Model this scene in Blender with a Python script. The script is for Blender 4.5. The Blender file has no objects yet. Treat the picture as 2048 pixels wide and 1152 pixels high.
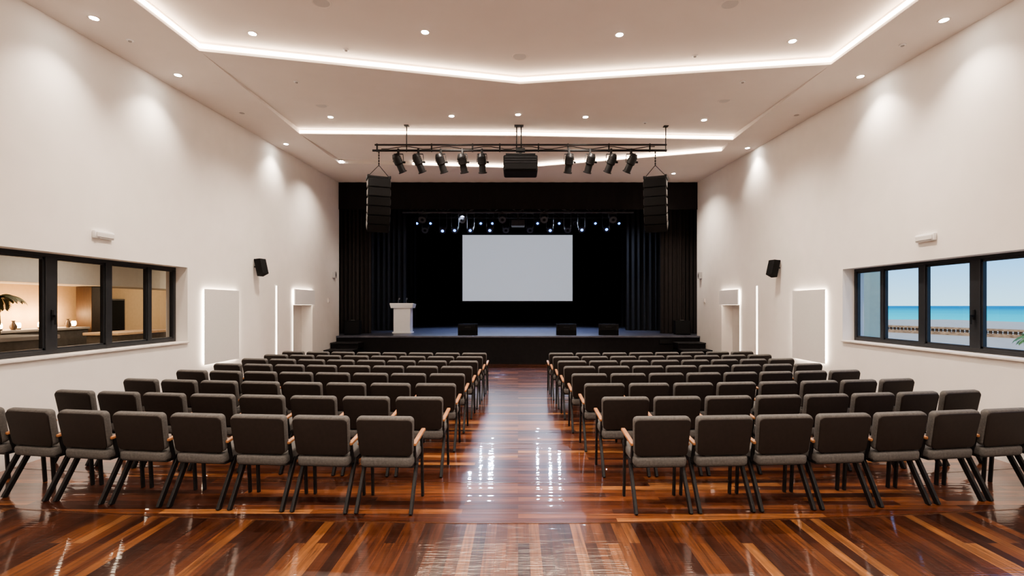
import bpy, bmesh, math, random
from mathutils import Vector, Matrix, Euler
from mathutils.bvhtree import BVHTree
random.seed(7)
S = bpy.context.scene
COL = S.collection
R = math.radians
EYE = 1.915
try:
    S.view_settings.view_transform = 'AgX'
    S.view_settings.look = 'AgX - Medium High Contrast'
except Exception: pass
# ------------------------------------------------------------------ helpers
class MB:
    def __init__(s): s.bm = bmesh.new()
    def add(s, verts, faces, M=None):
        vs = [s.bm.verts.new((M @ Vector(v)) if M else Vector(v)) for v in verts]
        fs = []
        for f in faces:
            try: fs.append(s.bm.faces.new([vs[i] for i in f]))
            except ValueError: pass
        return vs, fs
    def box(s, x0, x1, y0, y1, z0, z1, bev=0, seg=2, M=None):
        v = [(x0,y0,z0),(x1,y0,z0),(x1,y1,z0),(x0,y1,z0),(x0,y0,z1),(x1,y0,z1),(x1,y1,z1),(x0,y1,z1)]
        f = [(0,3,2,1),(4,5,6,7),(0,1,5,4),(1,2,6,5),(2,3,7,6),(3,0,4,7)]
        vs, fs = s.add(v, f, M)
        if bev:
            es = list({e for q in fs for e in q.edges})
            bmesh.ops.bevel(s.bm, geom=es, offset=bev, segments=seg, profile=.5, affect='EDGES')
        return s
    def cyl(s, p0, p1, r0, r1=None, n=12, cap=True):
        r1 = r0 if r1 is None else r1
        p0, p1 = Vector(p0), Vector(p1)
        d = (p1-p0).normalized()
        a = d.orthogonal().normalized(); b = d.cross(a)
        v = []
        for p, r in ((p0,r0),(p1,r1)):
            for i in range(n):
                t = 2*math.pi*i/n
                v.append(p + a*math.cos(t)*r + b*math.sin(t)*r)
        f = [(i,(i+1)%n,n+(i+1)%n,n+i) for i in range(n)]
        if cap: f += [tuple(range(n-1,-1,-1)), tuple(range(n,2*n))]
        s.add(v, f); return s
    def tube(s, pts, r, n=8):
        for a, b in zip(pts, pts[1:]): s.cyl(a, b, r, r, n)
        return s
    def bar(s, p0, p1, w, d, bev=0):
        p0, p1 = Vector(p0), Vector(p1)
        z = (p1-p0); L = z.length; z.normalize()
        x = Vector((1,0,0)); x = (x - z*x.dot(z))
        if x.length < .1: x = Vector((0,1,0)); x = x - z*x.dot(z)
        x.normalize(); y = z.cross(x)
        M = Matrix.Translation(p0) @ Matrix((x,y,z)).transposed().to_4x4()
        return s.box(-w/2,w/2,-d/2,d/2,0,L,bev,2,M)
    def quad(s, *p): s.add(p, [tuple(range(len(p)))]); return s
    def prism(s, prof, x0, x1, M=None):      # profile (y,z) extruded along x
        n = len(prof)
        v = [(x0,a,b) for a,b in prof] + [(x1,a,b) for a,b in prof]
        f = [tuple(range(n)), tuple(range(2*n-1,n-1,-1))] + [(i,n+i,n+(i+1)%n,(i+1)%n) for i in range(n)]
        s.add(v, f, M); return s
    def lathe(s, prof, n=20, M=None):
        v = []; f = []
        for r, z in prof:
            for i in range(n):
                t = 2*math.pi*i/n; v.append((r*math.cos(t), r*math.sin(t), z))
        k = len(prof)
        for j in range(k-1):
            for i in range(n):
                f.append((j*n+i, j*n+(i+1)%n, (j+1)*n+(i+1)%n, (j+1)*n+i))
        f.append(tuple(range(n-1,-1,-1))); f.append(tuple((k-1)*n+i for i in range(n)))
        s.add(v, f, M); return s
    def slab(s, w, h, r, t, b, M=None, taper=1.0, c=5, bs=3):   # rounded rectangle w x h (local x,z), thickness t along y
        def ring(inset, y):
            o = []
            hw, hh, rr = w/2-inset, h/2-inset, max(r-inset, .002)
            for cx, cz, a0 in ((hw-rr,hh-rr,0),(-(hw-rr),hh-rr,90),(-(hw-rr),-(hh-rr),180),(hw-rr,-(hh-rr),270)):
                for i in range(c+1):
                    a = R(a0+90*i/c)
                    x, z = cx+rr*math.cos(a), cz+rr*math.sin(a)
                    k = taper + (1-taper)*(z/h+.5)
                    o.append((x*k, y, z))
            return o
        rings = []
        for i in range(bs+1):
            a = R(90*i/bs); rings.append(ring(b*(1-math.sin(a)), -t/2+b*(1-math.cos(a))))
        for i in range(bs+1):
            a = R(90*i/bs); rings.append(ring(b*(1-math.cos(a)), t/2-b*(1-math.sin(a))))
        n = len(rings[0]); v = [p for q in rings for p in q]; f = []
        for j in range(len(rings)-1):
            for i in range(n):
                f.append((j*n+i, j*n+(i+1)%n, (j+1)*n+(i+1)%n, (j+1)*n+i))
        f.append(tuple(range(n-1,-1,-1))); f.append(tuple((len(rings)-1)*n+i for i in range(n)))
        s.add(v, f, M); return s
    def build(s, name, m, parent=None, smooth=False, recalc=True):
        if recalc: bmesh.ops.recalc_face_normals(s.bm, faces=s.bm.faces)
        me = bpy.data.meshes.new(name); s.bm.to_mesh(me); s.bm.free()
        if smooth:
            for p in me.polygons: p.use_smooth = True
            me.set_sharp_from_angle(angle=R(42))
        me.materials.append(m)
        o = bpy.data.objects.new(name, me); COL.objects.link(o)
        if parent: o.parent = parent
        return o
def tag(o, label, cat, group=None, kind=None):
    o['label'] = label; o['category'] = cat
    if group: o['group'] = group
    if kind: o['kind'] = kind
    return o
def empty(name, loc=(0,0,0), rz=0, label=None, cat=None, group=None, kind=None):
    o = bpy.data.objects.new(name, None); COL.objects.link(o)
    o.empty_display_size = .1
    o.location = loc; o.rotation_euler = (0,0,rz)
    if label: tag(o, label, cat, group, kind)
    return o
KIDS = {}
def kids(o):
    if o.name not in KIDS: KIDS[o.name] = [c for c in bpy.data.objects if c.parent == o]
    return KIDS[o.name]
def dup(o, parent=None):
    c = o.copy(); COL.objects.link(c)
    if parent: c.parent = parent
    for k in kids(o): dup(k, c)
    return c
ORD = ['first','second','third','fourth','fifth','sixth','seventh','eighth','ninth','tenth','eleventh','twelfth','thirteenth','fourteenth','fifteenth','sixteenth','seventeenth','eighteenth','nineteenth','twentieth','twenty first','twenty second','twenty third','twenty fourth','twenty fifth','twenty sixth','twenty seventh']

# ------------------------------------------------------------------ materials
def mat(name, col, rough=.5, metal=0, var=.08, scale=12, bump=0, bscale=150, emit=None, estr=0, coat=0, spec=.5, stretch=None):
    m = bpy.data.materials.new(name); m.use_nodes = True
    nt = m.node_tree; N = nt.nodes; L = nt.links
    b = N['Principled BSDF']
    tc = N.new('ShaderNodeTexCoord'); no = N.new('ShaderNodeTexNoise'); no.inputs['Scale'].default_value = scale
    no.inputs['Detail'].default_value = 4
    if stretch:
        mp = N.new('ShaderNodeMapping'); mp.inputs['Scale'].default_value = stretch
        L.new(tc.outputs['Object'], mp.inputs[0]); L.new(mp.outputs[0], no.inputs['Vector'])
    else: L.new(tc.outputs['Object'], no.inputs['Vector'])
    cr = N.new('ShaderNodeValToRGB')
    cr.color_ramp.elements[0].position = .3; cr.color_ramp.elements[1].position = .7
    cr.color_ramp.elements[0].color = tuple(c*(1-var) for c in col)+(1,)
    cr.color_ramp.elements[1].color = tuple(min(1,c*(1+var)) for c in col)+(1,)
    L.new(no.outputs['Fac'], cr.inputs[0]); L.new(cr.outputs[0], b.inputs['Base Color'])
    b.inputs['Roughness'].default_value = rough; b.inputs['Metallic'].default_value = metal
    b.inputs['Specular IOR Level'].default_value = spec
    if coat: b.inputs['Coat Weight'].default_value = coat; b.inputs['Coat Roughness'].default_value = .08
    if bump:
        n2 = N.new('ShaderNodeTexNoise'); n2.inputs['Scale'].default_value = bscale
        L.new(tc.outputs['Object'], n2.inputs['Vector'])
        bp = N.new('ShaderNodeBump'); bp.inputs['Strength'].default_value = bump; bp.inputs['Distance'].default_value = .01
        L.new(n2.outputs['Fac'], bp.inputs['Height']); L.new(bp.outputs[0], b.inputs['Normal'])
    if emit:
        b.inputs['Emission Color'].default_value = tuple(emit)+(1,); b.inputs['Emission Strength'].default_value = estr
    return m
def wood_floor(name, along_y):
    m = bpy.data.materials.new(name); m.use_nodes = True
    nt = m.node_tree; N = nt.nodes; L = nt.links; b = N['Principled BSDF']
    tc = N.new('ShaderNodeTexCoord'); mp = N.new('ShaderNodeMapping')
    if along_y: mp.inputs['Rotation'].default_value = (0,0,R(90))
    L.new(tc.outputs['Object'], mp.inputs[0])
    br = N.new('ShaderNodeTexBrick')
    br.offset = .37; br.inputs['Scale'].default_value = 1
    br.inputs['Brick Width'].default_value = 1.7 if along_y else 1.4; br.inputs['Row Height'].default_value = .090 if along_y else .10
    br.inputs['Mortar Size'].default_value = .0013; br.inputs['Mortar Smooth'].default_value = .3
    br.inputs['Color1'].default_value = (0,0,0,1); br.inputs['Color2'].default_value = (1,1,1,1); br.inputs['Mortar'].default_value = (0,0,0,1)
    L.new(mp.outputs[0], br.inputs['Vector'])
    cr = N.new('ShaderNodeValToRGB'); e = cr.color_ramp.elements
    k = 1.0 if along_y else 1.7
    K = lambda a, b_, c: (a*k, b_*k, c*k, 1)
    e[0].position = 0; e[0].color = K(.030,.0088,.0045); e[1].position = 1; e[1].color = K(.29,.132,.050)
    for p, c in ((.35,K(.060,.0178,.0082)),(.70,K(.100,.0325,.0130)),(.88,K(.158,.058,.0210))):
        q = e.new(p); q.color = c
    L.new(br.outputs['Color'], cr.inputs[0])
    mg = N.new('ShaderNodeMapping'); mg.inputs['Scale'].default_value = (1.2,22,1)
    L.new(mp.outputs[0], mg.inputs[0])
    gn = N.new('ShaderNodeTexNoise'); gn.inputs['Scale'].default_value = 1.6; gn.inputs['Detail'].default_value = 6; gn.inputs['Distortion'].default_value = .6
    L.new(mg.outputs[0], gn.inputs['Vector'])
    gr = N.new('ShaderNodeValToRGB'); g = gr.color_ramp.elements
    g[0].position = .3; g[0].color = (.42,.39,.37,1); g[1].position = .72; g[1].color = (1.5,1.42,1.35,1)
    L.new(gn.outputs['Fac'], gr.inputs[0])
    mx = N.new('ShaderNodeMix'); mx.data_type = 'RGBA'; mx.blend_type = 'MULTIPLY'; mx.inputs['Factor'].default_value = 1
    L.new(cr.outputs[0], mx.inputs['A']); L.new(gr.outputs[0], mx.inputs['B'])
    L.new(mx.outputs['Result'], b.inputs['Base Color'])
    b.inputs['Roughness'].default_value = .30; b.inputs['Coat Weight'].default_value = 1.0; b.inputs['Coat Roughness'].default_value = .035
    b.inputs['Coat IOR'].default_value = 2.1 if along_y else 1.9
    # ripples of the lacquer: fine brush ridges across the hall near the camera, slower waves under the rows
    wv = N.new('ShaderNodeTexNoise'); wv.inputs['Scale'].default_value = 5; wv.inputs['Detail'].default_value = 1.5
    mw = N.new('ShaderNodeMapping'); mw.inputs['Scale'].default_value = (.5,13,1) if along_y else (.10,2.6,1)
    L.new(tc.outputs['Object'], mw.inputs[0]); L.new(mw.outputs[0], wv.inputs['Vector'])
    bp = N.new('ShaderNodeBump'); bp.inputs['Strength'].default_value = .40; bp.inputs['Distance'].default_value = .0028 if along_y else .0100
    b2 = N.new('ShaderNodeBump'); b2.inputs['Strength'].default_value = .5; b2.inputs['Distance'].default_value = .0012; b2.invert = True
    L.new(wv.outputs['Fac'], bp.inputs['Height']); L.new(br.outputs['Fac'], b2.inputs['Height']); L.new(bp.outputs[0], b2.inputs['Normal'])
    L.new(b2.outputs[0], b.inputs['Normal']); L.new(b2.outputs[0], b.inputs['Coat Normal'])
    return m
def glass_mat():
    m = bpy.data.materials.new('window glass'); m.use_nodes = True
    nt = m.node_tree; N = nt.nodes; L = nt.links; N.remove(N['Principled BSDF'])
    t = N.new('ShaderNodeBsdfTransparent'); t.inputs[0].default_value = (.95,.97,.97,1)
    g = N.new('ShaderNodeBsdfGlossy'); g.inputs['Roughness'].default_value = .01
    lw = N.new('ShaderNodeLayerWeight'); lw.inputs['Blend'].default_value = .5
    pw = N.new('ShaderNodeMath'); pw.operation = 'POWER'; pw.inputs[1].default_value = 4.5; L.new(lw.outputs['Facing'], pw.inputs[0])
    ad = N.new('ShaderNodeMath'); ad.operation = 'MULTIPLY_ADD'; ad.inputs[1].default_value = .8; ad.inputs[2].default_value = .03; L.new(pw.outputs[0], ad.inputs[0])
    mx = N.new('ShaderNodeMixShader'); L.new(ad.outputs[0], mx.inputs[0]); L.new(t.outputs[0], mx.inputs[1]); L.new(g.outputs[0], mx.inputs[2])
    L.new(mx.outputs[0], N['Material Output'].inputs[0]); return m
def sea_mat():
    m = mat('sea water', (.03,.3,.42), .6, bump=.3, bscale=.25)
    nt = m.node_tree; N = nt.nodes; L = nt.links; b = N['Principled BSDF']
    tc = N.new('ShaderNodeTexCoord'); sp = N.new('ShaderNodeSeparateXYZ'); L.new(tc.outputs['Object'], sp.inputs[0])
    lg = N.new('ShaderNodeMath'); lg.operation = 'LOGARITHM'; lg.inputs[1].default_value = 10; L.new(sp.outputs['X'], lg.inputs[0])
    mr = N.new('ShaderNodeMapRange'); mr.inputs[1].default_value = 2.05; mr.inputs[2].default_value = 2.95; L.new(lg.outputs[0], mr.inputs[0])
    no = N.new('ShaderNodeTexNoise'); no.inputs['Scale'].default_value = .02
    mp = N.new('ShaderNodeMapping'); mp.inputs['Scale'].default_value = (1.5,.25,1); L.new(tc.outputs['Object'], mp.inputs[0]); L.new(mp.outputs[0], no.inputs['Vector'])
    ad = N.new('ShaderNodeMath'); ad.operation = 'MULTIPLY_ADD'; ad.inputs[1].default_value = .35; L.new(no.outputs['Fac'], ad.inputs[0])
    sb = N.new('ShaderNodeMath'); sb.operation = 'SUBTRACT'; sb.inputs[1].default_value = .17; L.new(mr.outputs[0], sb.inputs[0]); L.new(sb.outputs[0], ad.inputs[2])
    cr = N.new('ShaderNodeValToRGB'); e = cr.color_ramp.elements
    e[0].position = 0; e[0].color = (.07,.64,.54,1); e[1].position = 1; e[1].color = (.002,.20,.32,1)
    q = e.new(.5); q.color = (.006,.46,.46,1)
    L.new(ad.outputs[0], cr.inputs[0]); L.new(cr.outputs[0], b.inputs['Base Color'])
    b.inputs['Specular IOR Level'].default_value = .02
    return m
WARM = (1.0,.855,.725)
M = dict(
    wall=mat('warm white plaster', (.825,.79,.75), .85, var=.02, scale=3, bump=.05, bscale=60),
    ceil=mat('ceiling paint', (.785,.735,.69), .9, var=.015, scale=2),
    near=wood_floor('polished planks lengthwise', True), far=wood_floor('polished planks crosswise', False),
    trim=mat('dark wood joint', (.09,.032,.014), .25, coat=.6),
    grey=mat('grey chair fabric', (.094,.089,.085), .92, var=.2, scale=60, bump=.25, bscale=500),
    brown=mat('dark brown chair shell', (.0185,.0130,.0110), .6, var=.12, scale=25, spec=.25),
    steel=mat('black powder coated steel', (.010,.010,.011), .45, var=.1, spec=.35),
    arm=mat('oiled oak', (.36,.165,.070), .45, var=.25, scale=8, stretch=(8,1,8)),
    black=mat('black plastic', (.007,.007,.0075), .75, var=.15, spec=.2),
    rig=mat('dark grey stage metal', (.07,.07,.08), .4, var=.15),
    mic=mat('grey microphone metal', (.22,.22,.23), .4, metal=.6, var=.1),
    grille=mat('speaker grille mesh', (.011,.011,.0115), .75, var=.4, scale=180, bump=.4, bscale=300, spec=.2),
    curt=mat('black brown velvet', (.036,.031,.030), .95, var=.06, scale=6, spec=.1),
    bord=mat('black brown border cloth', (.0165,.0145,.0145), .95, var=.05, scale=2, spec=.1),
    navy=mat('black velvet', (.034,.036,.042), .95, var=.06, scale=6, spec=.1),
    back=mat('black backdrop', (.0055,.005,.006), .97, var=.2, scale=4, spec=.05),
    deck=mat('black stage deck paint', (.075,.078,.10), .38, var=.25, scale=4),
    fasc=mat('black stage fascia cloth', (.008,.007,.0075), .8, var=.2, spec=.2),
    tread=mat('black stair tread', (.022,.021,.022), .7, var=.2, spec=.2),
    screen=mat('projection screen', (.70,.72,.76), .9, var=.005, emit=(.78,.84,.95), estr=.50),  # weak glow stands in for light falling on the screen
    white=mat('white lacquer', (.82,.81,.80), .4, var=.01),
    panel=mat('pale grey acoustic panel', (.70,.68,.655), .85, var=.03, scale=60, bump=.1, bscale=300),
    door=mat('shade greyed white paint', (.62,.60,.58), .6, var=.02),  # grey stands in for shade on the recessed leaves; ceiling grilles share it
    ledcove=mat('cove light strip', (1,.9,.8), .6, emit=(1,.79,.60), estr=22),
    ledhalo=mat('halo light strip', (1,.9,.8), .6, emit=(1,.86,.71), estr=6),
    ledback=mat('hidden halo light strip', (1,.9,.8), .6, emit=(1,.86,.71), estr=20),
    lens=mat('downlight lens', (1,.95,.9), .4, emit=(1,.92,.82), estr=200),
    off=mat('unlit lens', (.35,.33,.32), .4),
    blue=mat('blue stage lens', (.3,.5,1), .2, emit=(.11,.30,1), estr=6),
    frame=mat('anthracite window frame', (.022,.024,.028), .45),
    stone=mat('pale stone', (.72,.67,.62), .45, var=.1, scale=9),
    glass=glass_mat(),
    beige=mat('beige lounge plaster', (.58,.44,.295), .85, var=.04),
    lgrey=mat('lounge bulkhead grey', (.36,.35,.345), .8, var=.03),
    dgrey=mat('dark grey counter', (.085,.08,.078), .5, var=.2),
    cocoa=mat('dark brown wood column', (.035,.018,.010), .5, var=.3, stretch=(6,6,.6)),
    desk=mat('light oak desk', (.55,.41,.28), .5, var=.15, stretch=(6,1,6)),
    candle=mat('glowing candle glass', (1,.7,.4), .4, emit=(1,.60,.27), estr=30),
    leaf=mat('palm leaf green', (.11,.18,.03), .5, var=.3),
    dleaf=mat('palm leaf dry green', (.10,.10,.035), .5, var=.3),
    bark=mat('palm bark', (.10,.065,.035), .9, var=.3, bump=.5, bscale=40),
    terr=mat('pale terrace paving', (.47,.37,.265), .85, var=.08, scale=1.5),
    sand=mat('sand coloured stone', (.36,.215,.115), .9, var=.4, scale=4, bump=.4, bscale=12),
    ext=mat('exterior cream render', (.92,.76,.52), .9, var=.03),
    vase=mat('glazed vase', (.10,.07,.05), .3, var=.2),
    sea=sea_mat(), coral=mat('white coral ornament', (.75,.62,.48), .8))

# ------------------------------------------------------------------ camera, world, sun
cd = bpy.data.cameras.new('camera'); cam = bpy.data.objects.new('camera', cd); COL.objects.link(cam)
cam.location = (0,0,EYE); cam.rotation_euler = (R(90),0,0)
cd.sensor_width = 36; cd.lens = 36*1000/2048; cd.shift_x = -12/2048; cd.shift_y = 35/2048
cd.clip_end = 8000; cd.clip_start = .05
S.camera = cam
w = bpy.data.worlds.new('world'); S.world = w; w.use_nodes = True
N = w.node_tree.nodes; L = w.node_tree.links
tc = N.new('ShaderNodeTexCoord'); sp = N.new('ShaderNodeSeparateXYZ'); L.new(tc.outputs['Generated'], sp.inputs[0])
cr = N.new('ShaderNodeValToRGB'); e = cr.color_ramp.elements
e[0].position = 0; e[0].color = (.54,.82,.97,1); e[1].position = .5; e[1].color = (.12,.36,.85,1)
q = e.new(.10); q.color = (.13,.49,1,1)
L.new(sp.outputs['Z'], cr.inputs[0]); L.new(cr.outputs[0], N['Background'].inputs[0]); N['Background'].inputs[1].default_value = 1.75
def lamp(kind, name, loc, energy, color=WARM, target=None, **k):
    d = bpy.data.lights.new(name, kind); d.energy = energy; d.color = color
    for a, b in k.items(): setattr(d, a, b)
    o = bpy.data.objects.new(name, d); COL.objects.link(o); o.location = loc
    if target is not None: o.rotation_euler = (Vector(target)-Vector(loc)).to_track_quat('-Z','Y').to_euler()
    return o
lamp('SUN', 'sun', (0,0,30), 3.6, (1,.93,.80), (16,18,0), angle=R(.6))

# ------------------------------------------------------------------ room shell
HW = 5.96; WT = .39; YB, YF = -3.0, 16.65
def wall_side(s, name, holes, label):
    m = MB(); xi, xo = s*HW, s*(HW+WT)
    ys = sorted({YB-.1, YF} | {h[0] for h in holes} | {h[1] for h in holes})
    zs = sorted({-.3, 6.6} | {h[2] for h in holes} | {h[3] for h in holes})
    def solid(i, j):
        if not (0 <= i < len(ys)-1 and 0 <= j < len(zs)-1): return False
        cy, cz = (ys[i]+ys[i+1])/2, (zs[j]+zs[j+1])/2
        return not any(h[0] < cy < h[1] and h[2] < cz < h[3] for h in holes)
    for i in range(len(ys)-1):
        for j in range(len(zs)-1):
            if not solid(i,j): continue
            a,b,c,d = ys[i],ys[i+1],zs[j],zs[j+1]
            m.quad((xi,a,c),(xi,b,c),(xi,b,d),(xi,a,d)); m.quad((xo,a,c),(xo,a,d),(xo,b,d),(xo,b,c))
            if not solid(i-1,j): m.quad((xi,a,c),(xi,a,d),(xo,a,d),(xo,a,c))
            if not solid(i+1,j): m.quad((xi,b,c),(xo,b,c),(xo,b,d),(xi,b,d))
            if not solid(i,j-1): m.quad((xi,a,c),(xo,a,c),(xo,b,c),(xi,b,c))
            if not solid(i,j+1): m.quad((xi,a,d),(xi,b,d),(xo,b,d),(xo,a,d))
    bmesh.ops.remove_doubles(m.bm, verts=m.bm.verts, dist=.0001)
    return tag(m.build(name, M['wall']), label, 'wall', kind='structure')
wall_side(-1, 'wall_left', [(3.6,9.02,1.24,2.60),(13.2,14.5,-.3,1.93)], 'long white plaster wall with lounge window on the left')
wall_side(1, 'wall_right', [(3.6,9.18,1.25,2.58),(13.4,14.64,-.3,1.93)], 'long white plaster wall with sea view window on the right')
tag(MB().box(-6.35,6.35,YB-.3,YB-.1,-.3,6.6).build('wall_back', M['wall']), 'white wall at the rear of the hall', 'wall', kind='structure')

def arc(x, y0, k=.014): return y0 + k*x*x
FA = 4.40
def floor_piece(name, near):
    m = MB(); n = 48; xs = [-HW-.39 + (2*HW+.78)*i/n for i in range(n+1)]
    for a, b in zip(xs, xs[1:]):
        if near: m.quad((a,YB-.1,0),(b,YB-.1,0),(b,arc(b,FA),0),(a,arc(a,FA),0))
        else: m.quad((a,arc(a,FA),0),(b,arc(b,FA),0),(b,17,0),(a,17,0))
    bmesh.ops.remove_doubles(m.bm, verts=m.bm.verts, dist=.0001)
    return m.build(name, M['near' if near else 'far'])
tag(floor_piece('floor', True), 'glossy floor of lengthwise planks behind the last row', 'floor', kind='structure')
tag(floor_piece('floor', False), 'glossy dark red wooden floor under the chair rows', 'floor', kind='structure')

Hs = lambda y: 5.34 + .04*y
L0,R0 = (-4.40,YB-.1),(4.62,YB-.1)
L1,M1,R1 = (-4.65,7.3),(.03,8.5),(4.85,7.75)
L2,M2,R2 = (-4.93,11.3),(.0,11.45),(5.05,11.77)
L3,M3,R3 = (-5.0,14.0),(.0,14.6),(5.2,12.78)
P1, P2, P3 = .14, .11, .10
P = lambda p, o=0: (p[0], p[1], Hs(p[1])+o)
cm = MB()
cm.quad(P((-HW,YB-.1)),P(L0),P(L1),P(L2),P(L3),P((-HW,YF)))
cm.quad(P((HW,YB-.1)),P(R0),P(R1),P(R2),P(R3),P((HW,YF)))
cm.quad(P(L0,P1),P(L1,P1),P(M1,P1),P(R1,P1),P(R0,P1))
for a,b in ((L0,L1),(L1,M1),(M1,R1),(R1,R0)): cm.quad(P(a),P(b),P(b,P1),P(a,P1))
for a,b,c,d in ((L1,M1,M2,L2),(M1,R1,R2,M2)): cm.quad(P(a),P(b),P(c,P2)); cm.quad(P(a),P(c,P2),P(d,P2))
cm.quad(P(L1),P(L2),P(L2,P2)); cm.quad(P(R1),P(R2),P(R2,P2))
for a,b in ((L2,M2),(M2,R2)): cm.quad(P(a),P(b),P(b,P2),P(a,P2))
for a,b,c,d in ((L2,M2,M3,L3),(M2,R2,R3,M3)): cm.quad(P(a),P(b),P(c,P3)); cm.quad(P(a),P(c,P3),P(d,P3))
cm.quad(P(L2),P(L3),P(L3,P3)); cm.quad(P(R2),P(R3),P(R3,P3))
for a,b in ((L3,M3),(M3,R3)): cm.quad(P(a),P(b),P(b,P3),P(a,P3))
cm.quad(P(L3),P(M3),P((0,YF)),P((-HW,YF))); cm.quad(P(M3),P(R3),P((HW,YF)),P((0,YF)))
BV = BVHTree.FromBMesh(cm.bm)
tag(cm.build('ceiling', M['ceil'], recalc=False), 'folded pale ceiling with stepped light coves over the hall', 'ceiling', kind='structure')
tag(MB().box(-6.4,6.4,YB-.3,YF+.05,6.6,6.8).build('ceiling', M['ceil']), 'unseen flat slab added above the hall to block daylight', 'ceiling', kind='structure')  # unseen slab, added to keep sun and sky out of the hall
def ceil_px(px, py):
    h = BV.ray_cast(Vector((0,0,EYE)), Vector(((px-1036)/1000,1,(611-py)/1000)).normalized())
    return h[0]
def ceil_z(x, y): return BV.ray_cast(Vector((x,y,4)), Vector((0,0,1)))[0].z

def cove(pts, z0, z1, label):
    m = MB()
    for a, b in zip(pts, pts[1:]):
        d = Vector((b[0]-a[0], b[1]-a[1])); n = Vector((d.y,-d.x)).normalized()*.012
        A = (a[0]+n.x, a[1]+n.y); B = (b[0]+n.x, b[1]+n.y)
        m.quad((A[0],A[1],Hs(a[1])+z0),(B[0],B[1],Hs(b[1])+z0),(B[0],B[1],Hs(b[1])+z1),(A[0],A[1],Hs(a[1])+z1))
        m.quad((a[0],a[1],Hs(a[1])+z0),(b[0],b[1],Hs(b[1])+z0),(B[0],B[1],Hs(b[1])+z0),(A[0],A[1],Hs(a[1])+z0))
    tag(m.build('cove_light', M['ledcove'], recalc=False), label, 'cove light', 'ceiling cove lights')
cove([L0,L1,M1,R1,R0], .045, .098, 'long warm cove light around the near ceiling panel, dipping to a centre point')
cove([L2,M2,R2], .025, .075, 'nearly straight warm cove light crossing above the lighting bar')
L3b = tuple(M3[i]+(L3[i]-M3[i])*.6 for i in (0,1))
cove([L3b,M3,R3], .025, .070, 'farthest warm cove light, partly behind the hanging projector')

# floor joints parallel to the rows
ROWS = [4.62,5.61,6.58,7.54,8.46,9.30,10.10,10.85]
m = MB(); xs = [-5.94+11.88*i/40 for i in range(41)]
for a, b in zip(xs, xs[1:]):
    m.bar((a,arc(a,FA),.0),(b,arc(b,FA),.0),.022,.006)
tag(m.build('trim_1', M['trim']), 'curved dark joint strip across the floor behind the last row', 'trim', kind='structure')
for i, y in enumerate((5.40,6.92,8.9,11.6)):
    m = MB()
    for a, b in zip(xs, xs[1:]): m.bar((a,arc(a,y),0),(b,arc(b,y),0),.02,.004)
    tag(m.build('trim_%d' % (i+2), M['trim']), 'thin curved joint strip across the floor between chair rows', 'trim', kind='structure')

# ------------------------------------------------------------------ windows
def window(idx, s, y0, y1, z0, z1, mull, label):
    root = empty('window_%d' % idx, (s*6.21,(y0+y1)/2,z0), 0, label, 'window', kind='structure')
    o = Vector(root.location)
    def pt(name, mb, m_):
        ob = mb.build(name, m_, root); ob.location = -o; return ob
    f = MB(); x0, x1 = s*6.21-.04, s*6.21+.04
    f.box(x0,x1,y0,y1,z0,z0+.06,.006); f.box(x0,x1,y0,y1,z1-.05,z1,.006)
    for y in (y0+.03, y1-.03): f.box(x0,x1,y-.03,y+.03,z0+.05,z1-.05,.006)
    pt('frame', f, M['frame'])
    for y, hw in mull: pt('mullion', MB().box(x0-.006,x1+.006,y-hw,y+hw,z0+.05,z1-.04,.008), M['frame'])
    ed = [y0+.05]+[v for y,hw in mull for v in (y-hw,y+hw)]+[y1-.05]
    for i in range(0, len(ed), 2):
        a, b = ed[i]-.005, ed[i+1]+.005
        pt('sash', MB().box(x0+.015,x1-.015,a,b,z0+.05,z0+.085).box(x0+.015,x1-.015,a,b,z1-.08,z1-.04)
           .box(x0+.015,x1-.015,a,a+.03,z0+.05,z1-.04).box(x0+.015,x1-.015,b-.03,b,z0+.05,z1-.04), M['frame'])
        pt('pane', MB().quad((s*6.21,a,z0+.07),(s*6.21,b,z0+.07),(s*6.21,b,z1-.06),(s*6.21,a,z1-.06)), M['glass'])
    ym, hw = mull[1]
    hx = s*6.21-s*.05
    pt('handle', MB().box(min(hx,hx-s*.015),max(hx,hx-s*.015),ym-.015,ym+.015,1.72,1.86,.004)
       .box(min(hx-s*.015,hx-s*.05),max(hx-s*.015,hx-s*.05),ym-.012,ym+.012,1.76,1.79).box(min(hx-s*.04,hx-s*.055),max(hx-s*.04,hx-s*.055),ym-.012,ym+.012,1.66,1.79,.004), M['steel'])
    sx = sorted((s*5.92, s*6.25))
    pt('sill', MB().box(sx[0],sx[1],y0+.002,y1-.002,z0-.029,z0,.005), M['stone'])
window(1,-1,3.6,9.02,1.27,2.60,[(4.7,.05),(6.61,.08),(7.54,.055),(8.38,.04)],'dark framed window in the left wall looking into a warm lounge')
window(2,1,3.6,9.18,1.28,2.58,[(4.8,.05),(6.75,.075),(7.64,.06),(8.48,.035)],'dark framed window in the right wall with the sea outside')

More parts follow.
